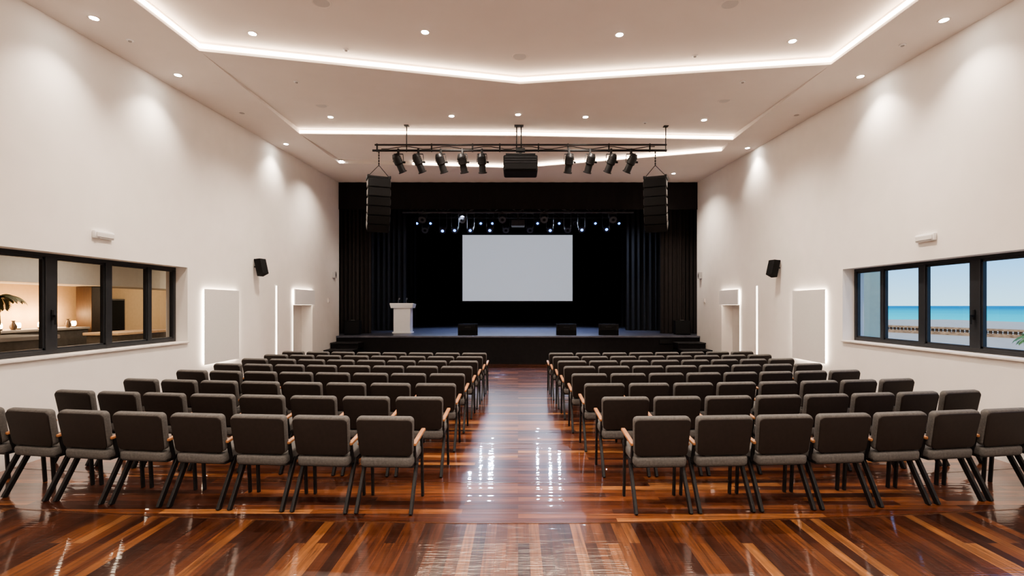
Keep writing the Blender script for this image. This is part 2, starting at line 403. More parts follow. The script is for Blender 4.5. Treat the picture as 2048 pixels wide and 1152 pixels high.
# ------------------------------------------------------------------ wall fittings
def wallmb(s):
    """local frame: u out of wall, v along y, z up"""
    return lambda mb,u0,u1,v0,v1,z0,z1,bev=0: mb.box(*sorted((s*(HW-u0), s*(HW-u1))), v0, v1, z0, z1, bev)
for s, side, y0, y1 in ((-1,'left',9.43,10.60),(1,'right',9.63,10.78)):
    B = wallmb(s); z0, z1 = .79, 2.23
    t = empty('backlit_panel', (s*(HW-.02),(y0+y1)/2,z0), 0, 'large flat pale wall panel with glowing edges on the %s wall' % side, 'wall panel', 'large backlit wall panels'); o = -Vector(t.location)
    B_ = MB(); B(B_,.040,.050,y0,y1,z0,z1,.003); B_.build('panel', M['panel'], t).location = o
    h = MB(); B(h,.021,.040,y0+.025,y1-.025,z0+.025,z1-.025); h.build('halo_light', M['ledback'], t).location = o
for s, side, y in ((-1,'left',12.30),(1,'right',12.44)):
    B = wallmb(s)
    t = empty('wall_light', (s*HW,y,.67), 0, 'slim vertical light strip on the %s wall between panel and doorway' % side, 'wall light', 'vertical wall light strips'); o = -Vector(t.location)
    m = MB(); B(m,0,.012,y-.06,y+.06,.66,2.42); m.build('housing', M['white'], t).location = o
    m = MB(); B(m,.012,.02,y-.03,y+.03,.68,2.40); m.build('light_strip', M['ledhalo'], t).location = o
for s, side, y0, y1 in ((-1,'left',13.2,14.5),(1,'right',13.4,14.64)):
    B = wallmb(s)
    t = empty('door_surround_light', (s*(HW-.02),(y0+y1)/2,1.93), 0, 'backlit white box above the %s side doorway' % side, 'wall light', 'backlit boxes above doorways'); o = -Vector(t.location)
    m = MB(); B(m,.042,.075,y0,y1,1.935,2.35,.004); m.build('panel', M['white'], t).location = o
    m = MB(); B(m,.021,.042,y0+.03,y1-.03,1.965,2.32); m.build('halo_light', M['ledback'], t).location = o
    m = MB(); B(m,.021,.03,y0-.035,y0-.02,.02,2.34); m.build('side_light_strip', M['ledhalo'], t).location = o
    n = 1 if s < 0 else 2
    d = empty('door_%d' % n, (s*6.30,(y0+y1)/2,0), 0, 'plain white door set back in the %s wall' % side, 'door', kind='structure'); o = -Vector(d.location)
    m = MB(); m.box(*sorted((s*6.28,s*6.34)), y0, y1, .0, 1.93, .003); m.build('leaf', M['door'], d).location = o
    m = MB(); m.cyl((s*6.28,y0+.15,1.0),(s*6.22,y0+.15,1.0),.012).cyl((s*6.225,y0+.14,1.0),(s*6.225,y0+.27,1.0),.011); m.build('handle', M['steel'], d).location = o
    lamp('POINT', 'added doorway fill', (s*6.05,(y0+y1)/2-.3,1.82), .8, (1,.9,.8), shadow_soft_size=.04)  # small fill added to lighten the door recess, without a fitting
for s, side, y, z in ((-1,'left',7.16,2.92),(1,'right',7.28,2.90)):
    B = wallmb(s)
    t = empty('emergency_light', (s*HW,y,z), 0, 'small white rectangular emergency light high on the %s wall above window' % side, 'emergency light', 'wall emergency lights'); o = -Vector(t.location)
    m = MB(); B(m,0,.05,y-.17,y+.17,z-.055,z+.055,.012); m.build('housing', M['white'], t, True).location = o
    m = MB(); B(m,.05,.062,y-.15,y+.15,z-.035,z+.03,.005); m.build('diffuser', M['panel'], t).location = o
    m = MB(); B(m,.05,.06,y-.13,y-.10,z-.05,z-.04); m.build('indicator', M['off'], t).location = o
for s, side, y, z in ((-1,'left',11.3,2.79),(1,'right',11.37,2.77)):
    a = s*R(104)
    t = empty('wall_speaker', (s*(HW-.17),y,z), a, 'small black loudspeaker tilted on a bracket on the %s wall' % side, 'speaker', 'wall mounted loudspeakers')
    Mr = Matrix.Rotation(R(14),4,'X')
    m = MB(); m.prism([(-.09,-.2),(-.09,.2),(.07,.17),(.07,-.17)], -.09,.09, Mr); m.build('cabinet', M['black'], t)
    m = MB(); m.box(-.082,.082,-.102,-.09,-.19,.19,.004,2,Mr); m.build('grille', M['grille'], t)
    ax = Matrix.Rotation(-a,4,'Z')
    m = MB(); p = ax @ Vector((s*.165,0,0)); m.cyl((0,.04,0),p,.018); m.build('bracket', M['steel'], t)
for s, side, y, z, hy, hz, nm, lb in ((-1,'left',16.1,2.90,.07,.10,'wall_sign','small grey box high beside the left edge of the stage curtain'),(1,'right',16.25,2.89,.07,.10,'wall_sign','small grey box high beside the right edge of the stage curtain'),
        (-1,'left',15.7,2.07,.05,.07,'light_switch','white light switch plate beside the stage on the left wall'),(1,'right',15.95,2.07,.05,.07,'light_switch','white light switch plate beside the stage on the right wall')):
    B = wallmb(s); t = empty(nm, (s*HW,y,z), 0, lb, 'sign' if nm=='wall_sign' else 'switch'); o = -Vector(t.location)
    m = MB(); B(m,0,.03 if nm=='light_switch' else .10,y-hy,y+hy,z-hz,z+hz,.004); m.build('plate', M['stone'] if nm=='light_switch' else M['lgrey'], t).location = o
    m = MB(); B(m,.03 if nm=='light_switch' else .10,.036 if nm=='light_switch' else .11,y-hy*.5,y+hy*.5,z-hz*.5,z+hz*.5,.002); m.build('rocker' if nm=='light_switch' else 'front_cover', M['white'] if nm=='light_switch' else M['dgrey'], t).location = o

# ------------------------------------------------------------------ ceiling fittings
def downlight(px, py, label, lit=True, energy=460, cone=140, blend=.9, soff=False):
    p = ceil_px(px, py)
    t = empty('downlight', p, 0, label, 'downlight', 'recessed ceiling downlights')
    MB().lathe([(.050,.004),(.050,-.005),(.068,-.005),(.074,0),(.074,.004)],20).build('trim_ring', M['ceil'], t, True)
    MB().lathe([(.049,.002),(.049,-.004),(.040,-.008),(.001,-.009)],20).build('lens', M['lens'] if lit else M['off'], t, True)
    if lit:
        tgt = (p.x+(.0 if not soff else math.copysign(.3,p.x)), p.y, 0)
        lamp('SPOT', 'downlight lamp', (p.x,p.y,p.z-.06), energy, WARM, tgt, spot_size=R(cone), spot_blend=blend, shadow_soft_size=.05)
pl = ['first','second','third','fourth']
for i, (a, b) in enumerate(((505,67),(850,64),(1239,69),(1585,82))):
    downlight(a, b, 'bright round downlight, %s from left in the near ceiling panel' % pl[i])
for i, (a, b) in enumerate(((661,234),(903,232),(1036,229),(1171,234),(1408,240))):
    downlight(a, b, 'small bright downlight, %s from left in the middle ceiling panel' % ORD[i], True, (540,340,40,340,540)[i])
for side, ps in (('left',((188,36,1),(356,150,1),(484,226,0),(572,288,1),(683,322,1))),('right',((1888,40,1),(1721,153,1),(1593,230,0),(1495,296,1),(1347,347,1)))):
    for i, (a, b, on) in enumerate(ps):
        downlight(a, b, '%sdownlight, %s from the camera along the %s ceiling edge' % ('glowing ' if on else 'unlit ', ORD[i], side), bool(on), 175 if i < 4 else 560, 110 if i < 4 else 130, 1.0, i < 4)
# unseen fill lamps added overhead and behind the camera for the near rows
for x in (-3.4,-1.1,1.1,3.4):
    for y in (-1.2, 2.6):
        lamp('SPOT', 'rear fill lamp', (x,y,ceil_z(x,y)-.05), 440, WARM, (x,y,0), spot_size=R(140), spot_blend=.9, shadow_soft_size=.06)
for i, (a, b, lb) in enumerate(((1040,113,'round ceiling speaker grille above the centre of the hall'),(643,211,'round ceiling grille near the left spotlight of the middle panel'),(1449,201,'round ceiling grille near the right end of middle panel'),(643,5,'round ceiling grille at the top left of the photo'),(1460,8,'round ceiling grille at the top right of the photo'))):
    p = ceil_px(a, b); t = empty('ceiling_speaker', p, 0, lb, 'ceiling speaker', 'round ceiling grilles')
    MB().lathe([(.10,.003),(.10,-.004),(.12,-.006),(.125,0),(.125,.003)],24).build('rim', M['ceil'], t, True)
    MB().lathe([(.10,.002),(.10,-.003),(.001,-.004)],24).build('grille', M['door'], t, True)
for a, b, lb in ((260,80,'tiny ceiling sensor on the left ceiling edge'),(692,99,'tiny sensor in the near panel beside the left cove line'),(1390,111,'tiny sensor in the near panel right of centre'),(1805,89,'tiny ceiling sensor on the right ceiling edge'),(593,163,'tiny sensor at the left of the middle panel'),(1485,163,'tiny sensor at the right of the middle panel'),(1290,245,'tiny sensor beside the cove above the lighting bar')):
    p = ceil_px(a, b); t = empty('smoke_detector', p, 0, lb, 'detector', 'small ceiling sensors')
    MB().lathe([(.045,.003),(.045,-.010),(.036,-.016)],16).build('base', M['white'], t, True)
    MB().lathe([(.022,-.016),(.022,-.026),(.013,-.030)],12).build('cap', M['lgrey'], t, True)

# ------------------------------------------------------------------ chairs
def make_chair():
    t = empty('auditorium_chair')
    Mx = Matrix.Translation((0,.015,.472)) @ Matrix.Rotation(R(95),4,'X')
    MB().slab(.500,.48,.05,.095,.03,Mx).build('seat', M['grey'], t, True)
    lean = Matrix.Translation((0,-.207,.702)) @ Matrix.Rotation(R(10),4,'X')
    bk = MB().slab(.54,.374,.046,.080,.026,lean,.93).build('backrest', M['grey'], t, True)
    lb = lean @ Matrix.Translation((0,-.038,-.007))
    MB().slab(.526,.354,.042,.016,.007,lb,.935).build('back_panel', M['brown'], bk, True)
    for s in (-1,1):
        MB().bar((s*.250,-.04,.44),(s*.254,-.29,0),.030,.048,.005).build('leg', M['steel'], t)
        MB().bar((s*.252,.13,.625),(s*.254,.17,0),.026,.034,.005).build('leg', M['steel'], t)
        MB().bar((s*.252,-.11,.42),(s*.252,-.15,.61),.024,.034,.004).build('arm_post', M['steel'], t)
        a = MB(); Ma = Matrix.Translation((s*.258,-.005,.640)) @ Matrix.Rotation(R(8),4,'X')
        a.box(-.022,.022,-.19,.20,-.014,.014,.009,2,Ma); a.build('armrest', M['arm'], t, True)
    f = MB()
    f.box(-.245,.245,-.185,-.150,.395,.423,.004).box(-.245,.245,.12,.15,.39,.42,.004)
    for s in (-1,1):
        f.box(s*.230-.012,s*.230+.012,-.17,.15,.395,.423)
        f.bar((s*.18,-.17,.40),(s*.18,-.205,.62),.03,.012)
    f.build('seat_frame', M['steel'], t)
    return t
proto = make_chair()
XL = [1.22,1.10,1.075,1.06,1.03,1.00,.97,.94]; XR = [1.325,1.20,1.13,1.07,1.03,1.00,.96,.93]
SPL = [.600,.604,.596,.584,.583,.582,.582,.582]
SPR = [.583,.588,.592,.584,.583,.582,.582,.582]
RN = ['nearest row','second nearest row','third nearest row','fourth nearest row','fourth row from the stage','third row from the stage','second row from the stage','front row by the stage']
first = True
for r, y0 in enumerate(ROWS):
    for s, side, X, SP in ((-1,'left',XL,SPL),(1,'right',XR,SPR)):
        for k in range(8):
            x = s*(X[r]+SP[r]*k)
            y = y0 + .016*(x*x - X[r]**2) + .25
            c = proto if first else dup(proto); first = False
            c.location = (x,y,0); c.rotation_euler = (0,0,.036*x + random.uniform(-.012,.012))
            tag(c, 'grey padded chair, %s from the aisle in the %s block, %s' % (ORD[k], side, RN[r]), 'chair', 'auditorium chairs in rows')

# ------------------------------------------------------------------ stage
st = empty('stage_platform', (0,16.37,0), 0, 'wide raised black stage across the end of the hall', 'stage'); o = (0,-16.37,0)
MB().box(-5.95,5.95,16.34,16.66,.86,.92,.01).box(-6.58,6.58,16.66,29,.86,.92).build('deck', M['deck'], st).location = o
MB().box(-5.95,5.95,16.37,16.64,0,.86).build('fascia', M['fasc'], st).location = o
MB().box(4.62,5.02,16.33,16.37,.66,.80,.008).build('vent_box', M['black'], st).location = o
TD = .54
for s, side in ((-1,'left'),(1,'right')):
    t = empty('stage_stairs', (s*5.50,15.4,0), 0, 'black stairs along the %s wall leading up to the stage' % side, 'stairs', 'stairs at the stage ends'); ov = -Vector(t.location)
    for k in range(4):
        ya = 16.33-TD*(4-k); top = .184*(k+1)
        x0, x1 = sorted((s*5.05, s*5.94))
        MB().box(x0,x1,ya,ya+TD,top-.04,top,.006).build('tread', M['tread'], t).location = ov
        MB().box(x0+.01,x1-.01,ya+.03,16.33,top-.184 if k else 0,top-.04).build('riser', M['fasc'], t).location = ov
tag(MB().box(-6.7,-5.97,16.66,16.70,-.3,8.3).box(5.97,6.7,16.66,16.70,-.3,8.3).box(-6.7,6.7,16.70,16.75,6.0,8.3).build('wall_front', M['back']), 'black surround of the stage opening', 'wall', kind='structure')
tag(MB().box(-6.75,-6.62,16.7,29.2,-.3,8.3).build('wall_stage_left', M['back']), 'black side wall of the stage on the left', 'wall', kind='structure')
tag(MB().box(6.62,6.75,16.7,29.2,-.3,8.3).build('wall_stage_right', M['back']), 'black side wall of the stage on the right', 'wall', kind='structure')
tag(MB().box(-6.75,6.75,29.05,29.2,-.3,8.3).build('wall_stage_back', M['back']), 'black rear wall behind the stage backdrop', 'wall', kind='structure')
tag(MB().box(-6.75,6.75,16.7,29.2,8.3,8.45).build('ceiling', M['back']), 'black ceiling high above the stage', 'ceiling', kind='structure')
def curtain(name, label, x0, x1, y, z0, z1, m_, folds, amp, hem=True):
    m = MB(); n = folds*8; nz = 6; v = []; f = []
    for j in range(nz+1):
        z = z0+(z1-z0)*j/nz
        for i in range(n+1):
            u = i/n; ph = 2*math.pi*folds*u
            a = amp*(1-.25*j/nz)
            v.append((x0+(x1-x0)*u+.25*a*math.sin(2*ph+1), y+a*math.sin(ph+.7*math.sin(u*9))+.2*a*math.sin(ph*.37), z))
    for j in range(nz):
        for i in range(n): f.append((j*(n+1)+i, j*(n+1)+i+1, (j+1)*(n+1)+i+1, (j+1)*(n+1)+i))
    m.add(v, f)
    return tag(m.build(name, m_, None, True, False), label, 'curtain', 'stage curtains')
curtain('stage_border_curtain','wide dark brown border curtain across the top of the stage opening',-5.95,5.95,16.58,5.10,6.0,M['bord'],30,.012)
curtain('stage_curtain','dark brown gathered curtain at the left end of the stage',-6.5,-5.22,17.7,.925,7.6,M['curt'],9,.07)
curtain('stage_curtain','dark brown gathered curtain at the right end of the stage',5.03,6.5,17.7,.925,7.6,M['curt'],10,.07)
curtain('stage_curtain','blue black side curtain behind the white lectern',-6.4,-4.50,20,.925,7.9,M['navy'],9,.08)
curtain('stage_curtain','blue black side curtain behind the brown curtain on right',4.28,6.4,20,.925,7.9,M['navy'],10,.08)
curtain('stage_curtain','farthest blue black side curtain at left of the screen',-6.4,-4.80,23.5,.925,7.9,M['navy'],8,.08)
curtain('stage_curtain','farthest blue black side curtain at right of the screen',4.80,6.4,23.5,.925,7.9,M['navy'],8,.08)
curtain('stage_backdrop','black backdrop curtain behind the projection screen',-6.5,6.5,28.5,.925,8.1,M['back'],46,.05)
# screen
t = empty('projection_screen', (0,26,2.15), 0, 'large pale grey projection screen hanging at the back of the stage', 'screen')
sx0, sx1 = -2.886, 2.834
MB().box(sx0,sx1,-.004,.004,.0,3.43).build('screen_surface', M['screen'], t)
MB().box(sx0-.03,sx1+.03,-.03,.03,-.06,.0,.012).build('bottom_bar', M['dgrey'], t)
MB().box(sx0-.08,sx1+.08,-.07,.07,3.43,3.58,.03).build('case', M['black'], t)
for x in (-2.4,2.4): MB().cyl((x,0,3.56),(x,0,6.14),.008,n=6).build('cable', M['steel'], t)
# lectern
t = empty('lectern', ((804-1036)*.0179,18.1,.92), 0, 'white lectern with a wide top standing on the left of stage', 'lectern')
MB().box(-.34,.34,-.26,.24,0,.05,.008).build('base', M['white'], t)
MB().box(-.30,.30,-.22,.20,.05,.90,.006).build('column', M['white'], t)
m = MB()
v = [(-.38,-.29,.90),(.38,-.29,.90),(.38,.24,.90),(-.38,.24,.90),(-.41,-.32,1.04),(.41,-.32,1.04),(.41,.26,1.02),(-.41,.26,1.02),(-.41,-.32,1.08),(.41,-.32,1.08),(.41,.26,1.05),(-.41,.26,1.05)]
m.add(v, [(0,3,2,1),(0,1,5,4),(1,2,6,5),(2,3,7,6),(3,0,4,7),(4,5,9,8),(5,6,10,9),(6,7,11,10),(7,4,8,11),(8,9,10,11)]); m.build('top', M['white'], t)
for x in (-.16,.14):
    mc = MB().tube([(x,-.1,1.05),(x*.95,-.12,1.17),(x*.9,-.04,1.23)], .012, 6).build('microphone', M['mic'], t)
    MB().cyl((x*.9,-.04,1.22),(x*.88,0,1.25),.030,.030,10).build('microphone_head', M['mic'], mc)
# stage monitors
def monitor(x, y, rz, label):
    t = empty('stage_monitor', (x,y,.92), rz, label, 'monitor speaker', 'floor monitor wedges')
    MB().prism([(-.22,0),(.20,0),(.24,.10),(.02,.37),(-.20,.37),(-.25,.16)], -.33,.33).build('cabinet', M['black'], t)
    m = MB(); m.add([(-.30,.232,.125),(.30,.232,.125),(.30,.05,.35),(-.30,.05,.35),(-.30,.240,.131),(.30,.240,.131),(.30,.058,.356),(-.30,.058,.356)],
             [(0,1,2,3),(4,5,6,7),(0,1,5,4),(1,2,6,5),(2,3,7,6),(3,0,4,7)]); m.build('grille', M['grille'], t)
    MB().box(-.25,.25,-.258,-.235,.17,.34,.01).build('rear_plate', M['grille'], t)
    MB().box(-.1,.1,-.27,-.25,.25,.28,.006).build('handle', M['steel'], t)
monitor((937-1036)*.0172,17.0,R(4),'black wedge monitor at the stage edge, right of the lectern')
monitor((1131-1036)*.0172,17.0,R(-2),'middle black wedge monitor at the stage edge, below screen corner')
monitor((1215-1036)*.0172,17.0,R(-10),'rightmost black wedge monitor at the stage edge')
for x, side in ((-5.66,'left'),(5.62,'right')):
    t = empty('stage_speaker', (x,17.15,.92), R(8) if x < 0 else R(-8), 'black box loudspeaker on the stage floor at the far %s' % side, 'speaker', 'box loudspeakers on stage')
    MB().box(-.25,.25,-.22,.22,.0,.48,.012).build('cabinet', M['black'], t)
    MB().box(-.23,.23,-.232,-.22,.03,.45,.006).build('grille', M['grille'], t)
    MB().box(-.06,.06,-.03,.03,.48,.50,.008).build('handle', M['dgrey'], t)

# ------------------------------------------------------------------ stage lamps on battens
def batten(y, z, x0, x1, label):
    t = empty('lighting_batten', (0,y,z), 0, label, 'lighting batten', 'pipes above the stage')
    MB().cyl((x0,0,0),(x1,0,0),.035,n=10).build('pipe', M['rig'], t, True)
    MB().cyl((x0,0,.28),(x1,0,.28),.025,n=8).build('pipe', M['rig'], t, True)
    m = MB(); n = 18
    for i in range(n):
        xa, xb = x0+(x1-x0)*i/n, x0+(x1-x0)*(i+1)/n
        m.cyl((xa,0,0 if i%2 else .28),(xb,0,.28 if i%2 else 0),.012,n=6)
    m.build('lattice', M['rig'], t)
    for x in (x0*.8, x1*.05, x1*.8): MB().cyl((x,0,.02),(x,0,8.3-z),.012,n=6).build('cable', M['rig'], t)
batten(21,5.85,-4.6,4.6,'nearer black lamp pipe high inside the stage')
batten(25,6.30,-4.9,4.9,'farther black lamp pipe high inside the stage')
batten(18.6,5.38,-4.3,4.3,'nearest dark pipe just behind the border curtain')
def stage_lamp(px, py, y, pipe_z, lit, label, rz=0):
    x = (px-1036)*y/1000; z = EYE+(611-py)*y/1000; dz = min(z, pipe_z-.20)-pipe_z
    t = empty('stage_lamp', (x,y,pipe_z), rz, label, 'stage lamp', 'lamps above the stage')
    MB().box(-.035,.035,-.045,.045,-.06,.045,.006).build('clamp', M['rig'], t)
    MB().bar((-.15,0,-.05),(.15,0,-.05),.02,.05).bar((-.15,0,-.05),(-.15,0,dz),.02,.05).bar((.15,0,-.05),(.15,0,dz),.02,.05).build('yoke', M['rig'], t)
    d = Vector((0,-.80,-.60)).normalized(); c = Vector((0,0,dz))
    b = MB().cyl(c-d*.2,c-d*.1,.08,.125,14).cyl(c-d*.1,c+d*.14,.125,.125,14).cyl(c+d*.14,c+d*.18,.14,.14,14).build('body', M['rig'], t, True)
    MB().cyl(c+d*.178,c+d*.19,.062,.045,14).build('lens', M['blue'] if lit else M['grille'], b, True)
    if lit:
        p = Vector((x,y,pipe_z))+c+d*.30
        lamp('SPOT', 'stage lamp beam', p, 165, (.62,.75,1), (x*.55,7.0,0), spot_size=R(40), spot_blend=.8, shadow_soft_size=.05)
sl = [(835,433,25,1),(846,430,18.6,0),(851,457,21,0),(862,436,25,1),(886,458,21,1),(910,457,21,1),(925,432,18.6,0),(941,457,21,1),(962,440,25,1),(980,457,21,1),(985,438,25,1),(1005,431,18.6,0),
      (1012,457,21,0),(1060,457,21,0),(1075,440,25,1),(1088,432,18.6,0),(1100,457,21,1),(1118,439,25,1),(1135,457,21,0),(1150,440,25,0),(1163,456,21,1),(1190,434,25,1),(1212,455,21,1),(1225,431,18.6,0),(1237,434,25,1)]
PZ = {18.6:5.38, 21:5.85, 25:6.30}
for i, (a, b, yy, on) in enumerate(sl):
    stage_lamp(a, b, yy, PZ[yy], on, ('glinting blue' if on else 'unlit black')+' stage lamp above the stage, %s from the left' % ORD[i])
t = empty('stage_projector', (0,21,5.85), 0, 'dark boxy projector hanging above the screen inside the stage', 'projector')
MB().box(-.05,.05,-.05,.05,-.35,.045,.006).build('mount', M['rig'], t)
MB().box(-.28,.28,-.25,.25,-.62,-.35,.03).build('body', M['rig'], t)
MB().cyl((0,.25,-.48),(0,.34,-.48),.07,.06,14).build('lens', M['dgrey'], t)

# ------------------------------------------------------------------ lighting bar over the audience
BY = 11.0; BZ = 5.325
t = empty('lighting_bar', (0,BY,BZ), 0, 'long black double pipe lighting bar hung below the ceiling', 'lighting bar')
MB().cyl((-3.2,0,0),(3.27,0,0),.026,n=10).build('pipe', M['steel'], t, True)
MB().cyl((-3.15,0,.125),(3.27,0,.125),.020,n=10).build('pipe', M['steel'], t, True)
for x in (-2.45,3.25):
    MB().cyl((x,0,-.03),(x,0,ceil_z(x,BY)-BZ-.004),.012,n=8).box(x-.05,x+.05,-.05,.05,ceil_z(x,BY)-BZ-.02,ceil_z(x,BY)-BZ-.004).build('hanger', M['steel'], t)
m = MB()
zc = ceil_z(.02,BY)-BZ
for x in (-.03,.07): m.cyl((x,0,0),(x,0,zc-.004),.014,n=8)
m.box(-.08,.12,-.06,.06,zc-.02,zc-.004); m.build('hanger', M['steel'], t)
for x in (-3.1,-1.9,-1.0,-.4,.45,1.1,2.0,2.9):
    MB().box(x-.015,x+.015,-.02,.02,-.03,.15,.004).build('spacer', M['steel'], t)
pts = [(x, -.03, .05+.03*math.sin(x*7)) for x in [-3+.15*i for i in range(41)]]
MB().tube(pts, .008, 6).build('cable', M['black'], t)
def spotlight(x, sx, label):
    t = empty('theatre_spotlight', (x,BY,BZ), 0, label, 'spotlight', 'theatre spotlights on the bar')
    MB().box(-.022,.022,-.04,.04,-.075,.035,.006).build('clamp', M['steel'], t)
    MB().bar((-.10,0,-.08),(.10,0,-.08),.035,.012).bar((-.10,0,-.085),(-.115,0,-.26),.010,.035).bar((.10,0,-.085),(.115,0,-.26),.010,.035).build('yoke', M['steel'], t)
    d = Vector((sx*.42,.34,-.84)).normalized(); c = Vector((0,0,-.26))
    b = MB().cyl(c-d*.19,c-d*.13,.06,.09,16).cyl(c-d*.13,c+d*.03,.09,.097,16).cyl(c+d*.03,c+d*.06,.097,.074,16).cyl(c+d*.06,c+d*.21,.074,.078,16)
    for q in (-.11,-.07,-.03): b.cyl(c+d*q,c+d*(q+.012),.102,.102,16)
    b = b.build('body', M['steel'], t, True)
    MB().cyl(c+d*.21,c+d*.235,.095,.095,16).build('gel_frame', M['steel'], b, True)
    MB().cyl(c+d*.232,c+d*.242,.06,.045,16).build('lens', M['off'], b, True)
    MB().cyl(c+Vector((.10,0,0)),c+Vector((.15,0,0)),.022,.022,8).build('knob', M['black'], b)
for i, px in enumerate((797,837,882,925,964)): spotlight((px-1036)*.011, (.8,.75,.6,.35,.1)[i], 'black theatre spotlight left of the projector, %s from left' % ORD[i])
for i, px in enumerate((1138,1180,1222,1262)): spotlight((px-1036)*.011, (-.2,-.5,-.7,-.85)[i], 'black theatre spotlight right of the projector, %s from left' % ORD[i])
t = empty('ceiling_projector', (.055,BY,BZ), 0, 'large black projector hanging from the middle of the lighting bar', 'projector')
MB().box(-.10,.10,-.06,.06,-.03,.04,.006).box(-.03,.03,-.03,.03,-.13,-.03).box(-.32,.32,-.20,.20,-.155,-.12,.006).build('mount', M['steel'], t)
MB().box(-.37,.37,-.30,.30,-.53,-.18,.035,3).build('body', M['black'], t)
MB().box(-.33,.33,-.31,-.30,-.49,-.37,.004).build('rear_panel', M['grille'], t)
MB().box(-.34,.34,-.306,-.30,-.345,-.337).box(-.34,.34,-.306,-.30,-.29,-.282).box(-.34,.34,-.306,-.30,-.235,-.227).build('vent', M['rig'], t)
MB().cyl((.08,.30,-.36),(.08,.40,-.36),.09,.08,18).build('lens', M['dgrey'], t)
# line arrays
def line_array(x, lean, label):
    t = empty('line_array', (x,BY,4.70), lean, label, 'line array', 'hanging line array loudspeakers')
    f = MB().box(-.25,-.21,-.10,.28,0,.06,.005).box(.21,.25,-.10,.28,0,.06,.005).box(-.25,.25,-.02,.02,.02,.06).box(-.25,.25,.20,.24,.02,.06)
    f.bar((-.22,0,.05),(0,0,.30),.012,.012).bar((.22,0,.05),(0,0,.30),.012,.012); f.build('rigging_frame', M['steel'], t)
    m = MB()
    for i in range(11):
        z = .28+.031*i
        if i % 2: m.box(-.014,.014,-.005,.005,z,z+.04)
        else: m.box(-.005,.005,-.014,.014,z,z+.04)
    m.build('chain', M['steel'], t)
    p = Vector((0,-.12,-.01)); ang = R(-3)
    for k in range(6):
        ang += R(1.5+2.0*k)
        Mx = Matrix.Translation(p) @ Matrix.Rotation(ang,4,'X')
        c = MB(); c.prism([(0,0),(0,-.195),(.34,-.165),(.34,-.03)], -.235,.235, Mx); c = c.build('speaker_cabinet', M['black'], t)
        MB().box(-.22,.22,-.012,0,-.185,-.010,.004,2,Mx).build('grille', M['grille'], c)
        for xs_ in (-.245,.235): MB().box(xs_,xs_+.01,.03,.28,-.16,-.035,.003,2,Mx).build('side_plate', M['dgrey'], c)
        p = p + (Matrix.Rotation(ang,4,'X') @ Vector((0,0,-.203)))
line_array(-3.06,R(22),'column of black loudspeakers hanging at the left end of the bar')
line_array(3.02,R(-22),'column of black loudspeakers hanging at the right end of the bar')

# ------------------------------------------------------------------ lounge beyond the left window
tag(MB().box(-11.6,-11.4,2.5,20,-.3,3.4).build('wall_lounge_far', M['beige']), 'beige far wall of the lounge', 'wall', kind='structure')
tag(MB().box(-11.4,-6.36,2.3,2.5,-.3,3.4).build('wall_lounge_near', M['beige']), 'beige near wall of the lounge', 'wall', kind='structure')
tag(MB().box(-11.4,-6.36,19.8,20,-.3,3.4).build('wall_lounge_end', M['beige']), 'beige end wall of the lounge', 'wall', kind='structure')
tag(MB().box(-11.4,-6.36,2.5,19.8,-.3,-.1).build('floor', M['desk']), 'pale floor of the lounge', 'floor', kind='structure')
tag(MB().box(-11.4,-6.36,2.5,19.8,3.2,3.4).box(-11.4,-10.2,2.5,19.8,2.40,3.2).build('ceiling', M['lgrey']), 'grey ceiling and dropped bulkhead of the lounge', 'ceiling', kind='structure')
t = empty('lounge_column', (-10.9,12.75,-.1), 0, 'dark brown wooden column inside the lounge beyond the left window', 'column')
MB().box(-.2,.2,-.2,.2,0,2.49,.01).build('shaft', M['cocoa'], t); MB().box(-.24,.24,-.24,.24,0,.12,.01).build('base', M['cocoa'], t)
t = empty('wall_screen', (-11.38,14.0,1.1), 0, 'dark brown flat screen on the lounge wall beside the column', 'screen')
MB().box(0,.05,-.42,.42,0,1.0,.01).build('frame', M['cocoa'], t); MB().box(.05,.055,-.38,.38,.04,.96).build('display', M['black'], t)
t = empty('lounge_shelf', (-11.0,11.0,-.1), 0, 'long dark grey back counter along the lounge wall', 'counter')
MB().box(-.38,.38,-1.5,1.35,0,1.44).build('body', M['dgrey'], t); MB().box(-.4,.42,-1.52,1.37,1.44,1.49,.008).build('top', M['lgrey'], t)
t = empty('lounge_desk', (-9.4,12.1,-.1), 0, 'light oak reception desk inside the lounge', 'desk')
MB().box(-.35,.35,-.8,.9,0,1.34).build('body', M['dgrey'], t); MB().box(-.4,.4,-.85,.95,1.34,1.40,.008).build('top', M['desk'], t)
t = empty('lounge_bar', (-8.2,7.9,-.1), 0, 'grey stone counter close behind the left window', 'counter')
MB().box(-.35,.35,-1.6,.55,0,1.46).build('body', M['dgrey'], t); MB().box(-.42,.42,-1.65,.6,1.46,1.52,.008).build('top', M['lgrey'], t)
for i, y in enumerate((10.05,10.45,10.9,11.35,11.75,12.2)):
    lb = 'glowing candle lamp on the lounge counter, %s from the left' % ORD[i]
    t = empty('candle_lamp', (-10.9+.06*(i%2),y,1.39), 0, lb, 'candle lamp', 'candle lamps on the back counter')
    MB().lathe([(.045,0),(.05,.02),(.045,.03)],14).build('base', M['cocoa'], t, True)
    MB().lathe([(.03,.03),(.05,.06),(.048,.13),(.035,.15)],14).build('shade', M['candle'], t, True)
    lamp('POINT', 'candle glow', (-11.15,y,1.70), 22, (1,.60,.30), shadow_soft_size=.05)
